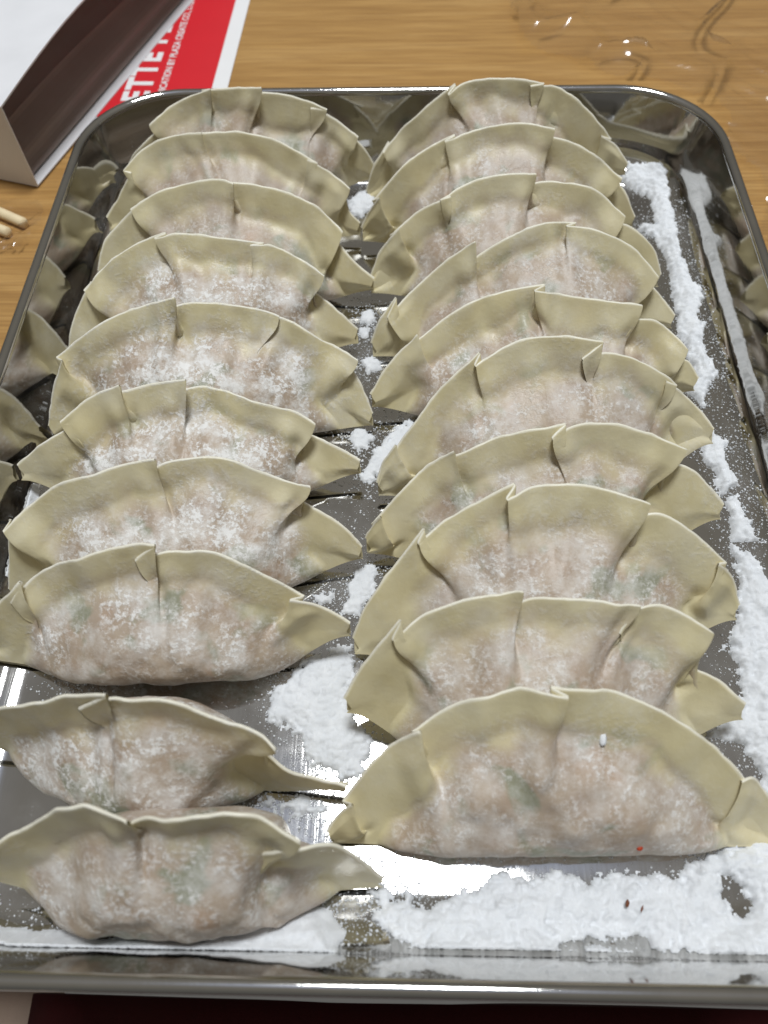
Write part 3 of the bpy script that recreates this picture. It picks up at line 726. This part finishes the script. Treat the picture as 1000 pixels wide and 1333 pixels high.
# grey-brown lining sheet leaning inside
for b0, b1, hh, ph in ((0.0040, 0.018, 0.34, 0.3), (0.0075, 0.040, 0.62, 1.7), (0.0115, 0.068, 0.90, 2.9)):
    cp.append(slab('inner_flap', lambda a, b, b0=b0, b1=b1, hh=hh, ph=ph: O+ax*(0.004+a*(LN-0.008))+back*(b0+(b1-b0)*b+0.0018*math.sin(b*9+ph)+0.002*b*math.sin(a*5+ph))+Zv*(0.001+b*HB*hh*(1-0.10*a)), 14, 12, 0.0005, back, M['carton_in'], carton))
bpy.context.view_layer.update()
for o in cp: o.parent = carton; o.matrix_parent_inverse = carton.matrix_world.inverted()

# chopsticks
def stick(end, other, rad, label):
    a, b = tz(*end, rad), tz(*other, rad); d = (b-a).normalized(); b = a+d*0.20
    sd = d.cross(Zv).normalized(); up = sd.cross(d); n = 14; vs, fs = [], []
    prof = [(0.0, 0.55), (0.0004, 0.85), (0.0011, 1.0), (0.07, 1.05), (0.20, 1.2)]
    for l, k in prof:
        for i in range(n):
            t = 2*math.pi*i/n; q = a+d*l+(sd*math.cos(t)+up*math.sin(t))*rad*k+up*rad*(k-1); vs.append(tuple(q))
    for k in range(len(prof)-1):
        for i in range(n):
            j = (i+1) % n; fs.append((k*n+i, k*n+j, (k+1)*n+j, (k+1)*n+i))
    fs.append(tuple(reversed(range(n)))); fs.append(tuple(range((len(prof)-1)*n, len(prof)*n)))
    o = link('chopstick', mesh_from('chopstick', vs, fs), M['stick']); tag(o, label, 'chopstick', 'pair of pale wooden chopsticks beside the tray'); return o
stick((33,291), (-20,268), 0.0019, 'pale wooden chopstick nearer the white carton')
stick((12,303), (-40,284), 0.0019, 'pale wooden chopstick farther from the white carton')

# clear plastic film, crumpled on the table past the far corner of the tray
def film(name, poly_px, label, amp, seed, cell=0.0014, scale=55):
    q = [tuple(tz(*p)[:2]) for p in poly_px]; al = np.array(q); x0, y0 = al.min(0); x1, y1 = al.max(0)
    X, Y = np.meshgrid(np.arange(x0, x1, cell), np.arange(y0, y1, cell), indexing='ij')
    sd = poly_sd(X, Y, q)+0.008*fbm(X*40, Y*40, seed, 3)
    # keep clear of the tray
    qq = np.maximum(np.abs(X-TCX)-(THW-TR), 0), np.maximum(np.abs(Y-TCY)-(THL-TR), 0); ins = TR-np.hypot(*qq)
    ok = (sd > 0) & (ins < -0.004)
    ca, sa = math.cos(0.9), math.sin(0.9); U, W = X*ca+Y*sa, -X*sa+Y*ca
    r1 = 1-np.abs(fbm(U*scale*0.35+seed, W*scale*1.2, seed, 2))*3.0; r2 = 1-np.abs(fbm(W*scale*0.5, U*scale*1.5+seed, seed+3, 3))*2.6
    Z = TABLE_Z+0.0009+amp*np.clip(r1, 0, 1)**2 + amp*0.35*np.clip(r2, 0, 1)**2
    ck = ok[:-1, :-1] & ok[1:, :-1] & ok[1:, 1:] & ok[:-1, 1:]
    use = np.zeros(X.shape, bool); use[:-1, :-1] |= ck; use[1:, :-1] |= ck; use[1:, 1:] |= ck; use[:-1, 1:] |= ck
    idx = -np.ones(X.shape, int); idx[use] = np.arange(use.sum()); i, j = np.nonzero(ck)
    fs = np.stack([idx[i, j], idx[i+1, j], idx[i+1, j+1], idx[i, j+1]], 1)
    o = link(name, mesh_from(name, np.stack([X[use], Y[use], Z[use]], 1).tolist(), fs.tolist()), M['film']); tag(o, label, 'plastic film'); return o
film('plastic_film', [(640,-80),(1250,-80),(1300,420),(1030,400),(955,160),(860,104),(780,100),(690,60)], 'crumpled clear plastic film on the wooden table past the tray corner', 0.0062, 3, scale=38)
film('plastic_film', [(-40,262),(40,262),(62,280),(50,315),(20,330),(-40,330)], 'scrap of clear plastic film around the chopstick tips', 0.003, 8, cell=0.0009, scale=90)

# the cook's lap below the table edge
def lap(name, x0, x1, mat, label, cat, seed, zc=-0.10, stripes=False):
    nu, nv = 60, 26; vs, fs = [], []
    for i in range(nu+1):
        for j in range(nv+1):
            x = x0+(x1-x0)*i/nu; y = -0.16+0.15*j/nv
            z = zc - 0.5*(max(0, abs(x-(x0+x1)/2)/(abs(x1-x0)/2)-0.6))**2*0.25 + 0.010*noise.noise(Vector((x*22, y*12, seed)))
            vs.append((x, y, z))
    for i in range(nu):
        for j in range(nv):
            a = i*(nv+1)+j; fs.append((a, a+nv+1, a+nv+2, a+1))
    o = link(name, mesh_from(name, vs, fs), mat); md = o.modifiers.new('thickness', 'SOLIDIFY'); md.thickness = 0.004
    tag(o, label, cat); return o
XB = on_z(6, 1318, -0.10).x
lap('red_cloth', XB, 0.40, M['cloth'], 'dark red cloth in shadow below the near edge of the tray', 'cloth', 2)
lap('beige_form', -0.45, XB+0.006, M['beige'], 'pale beige form, likely a bare leg, beside the dark red cloth below the table edge', 'cloth', 5, zc=-0.116)  # draped sheet built in place of what is likely a bare leg
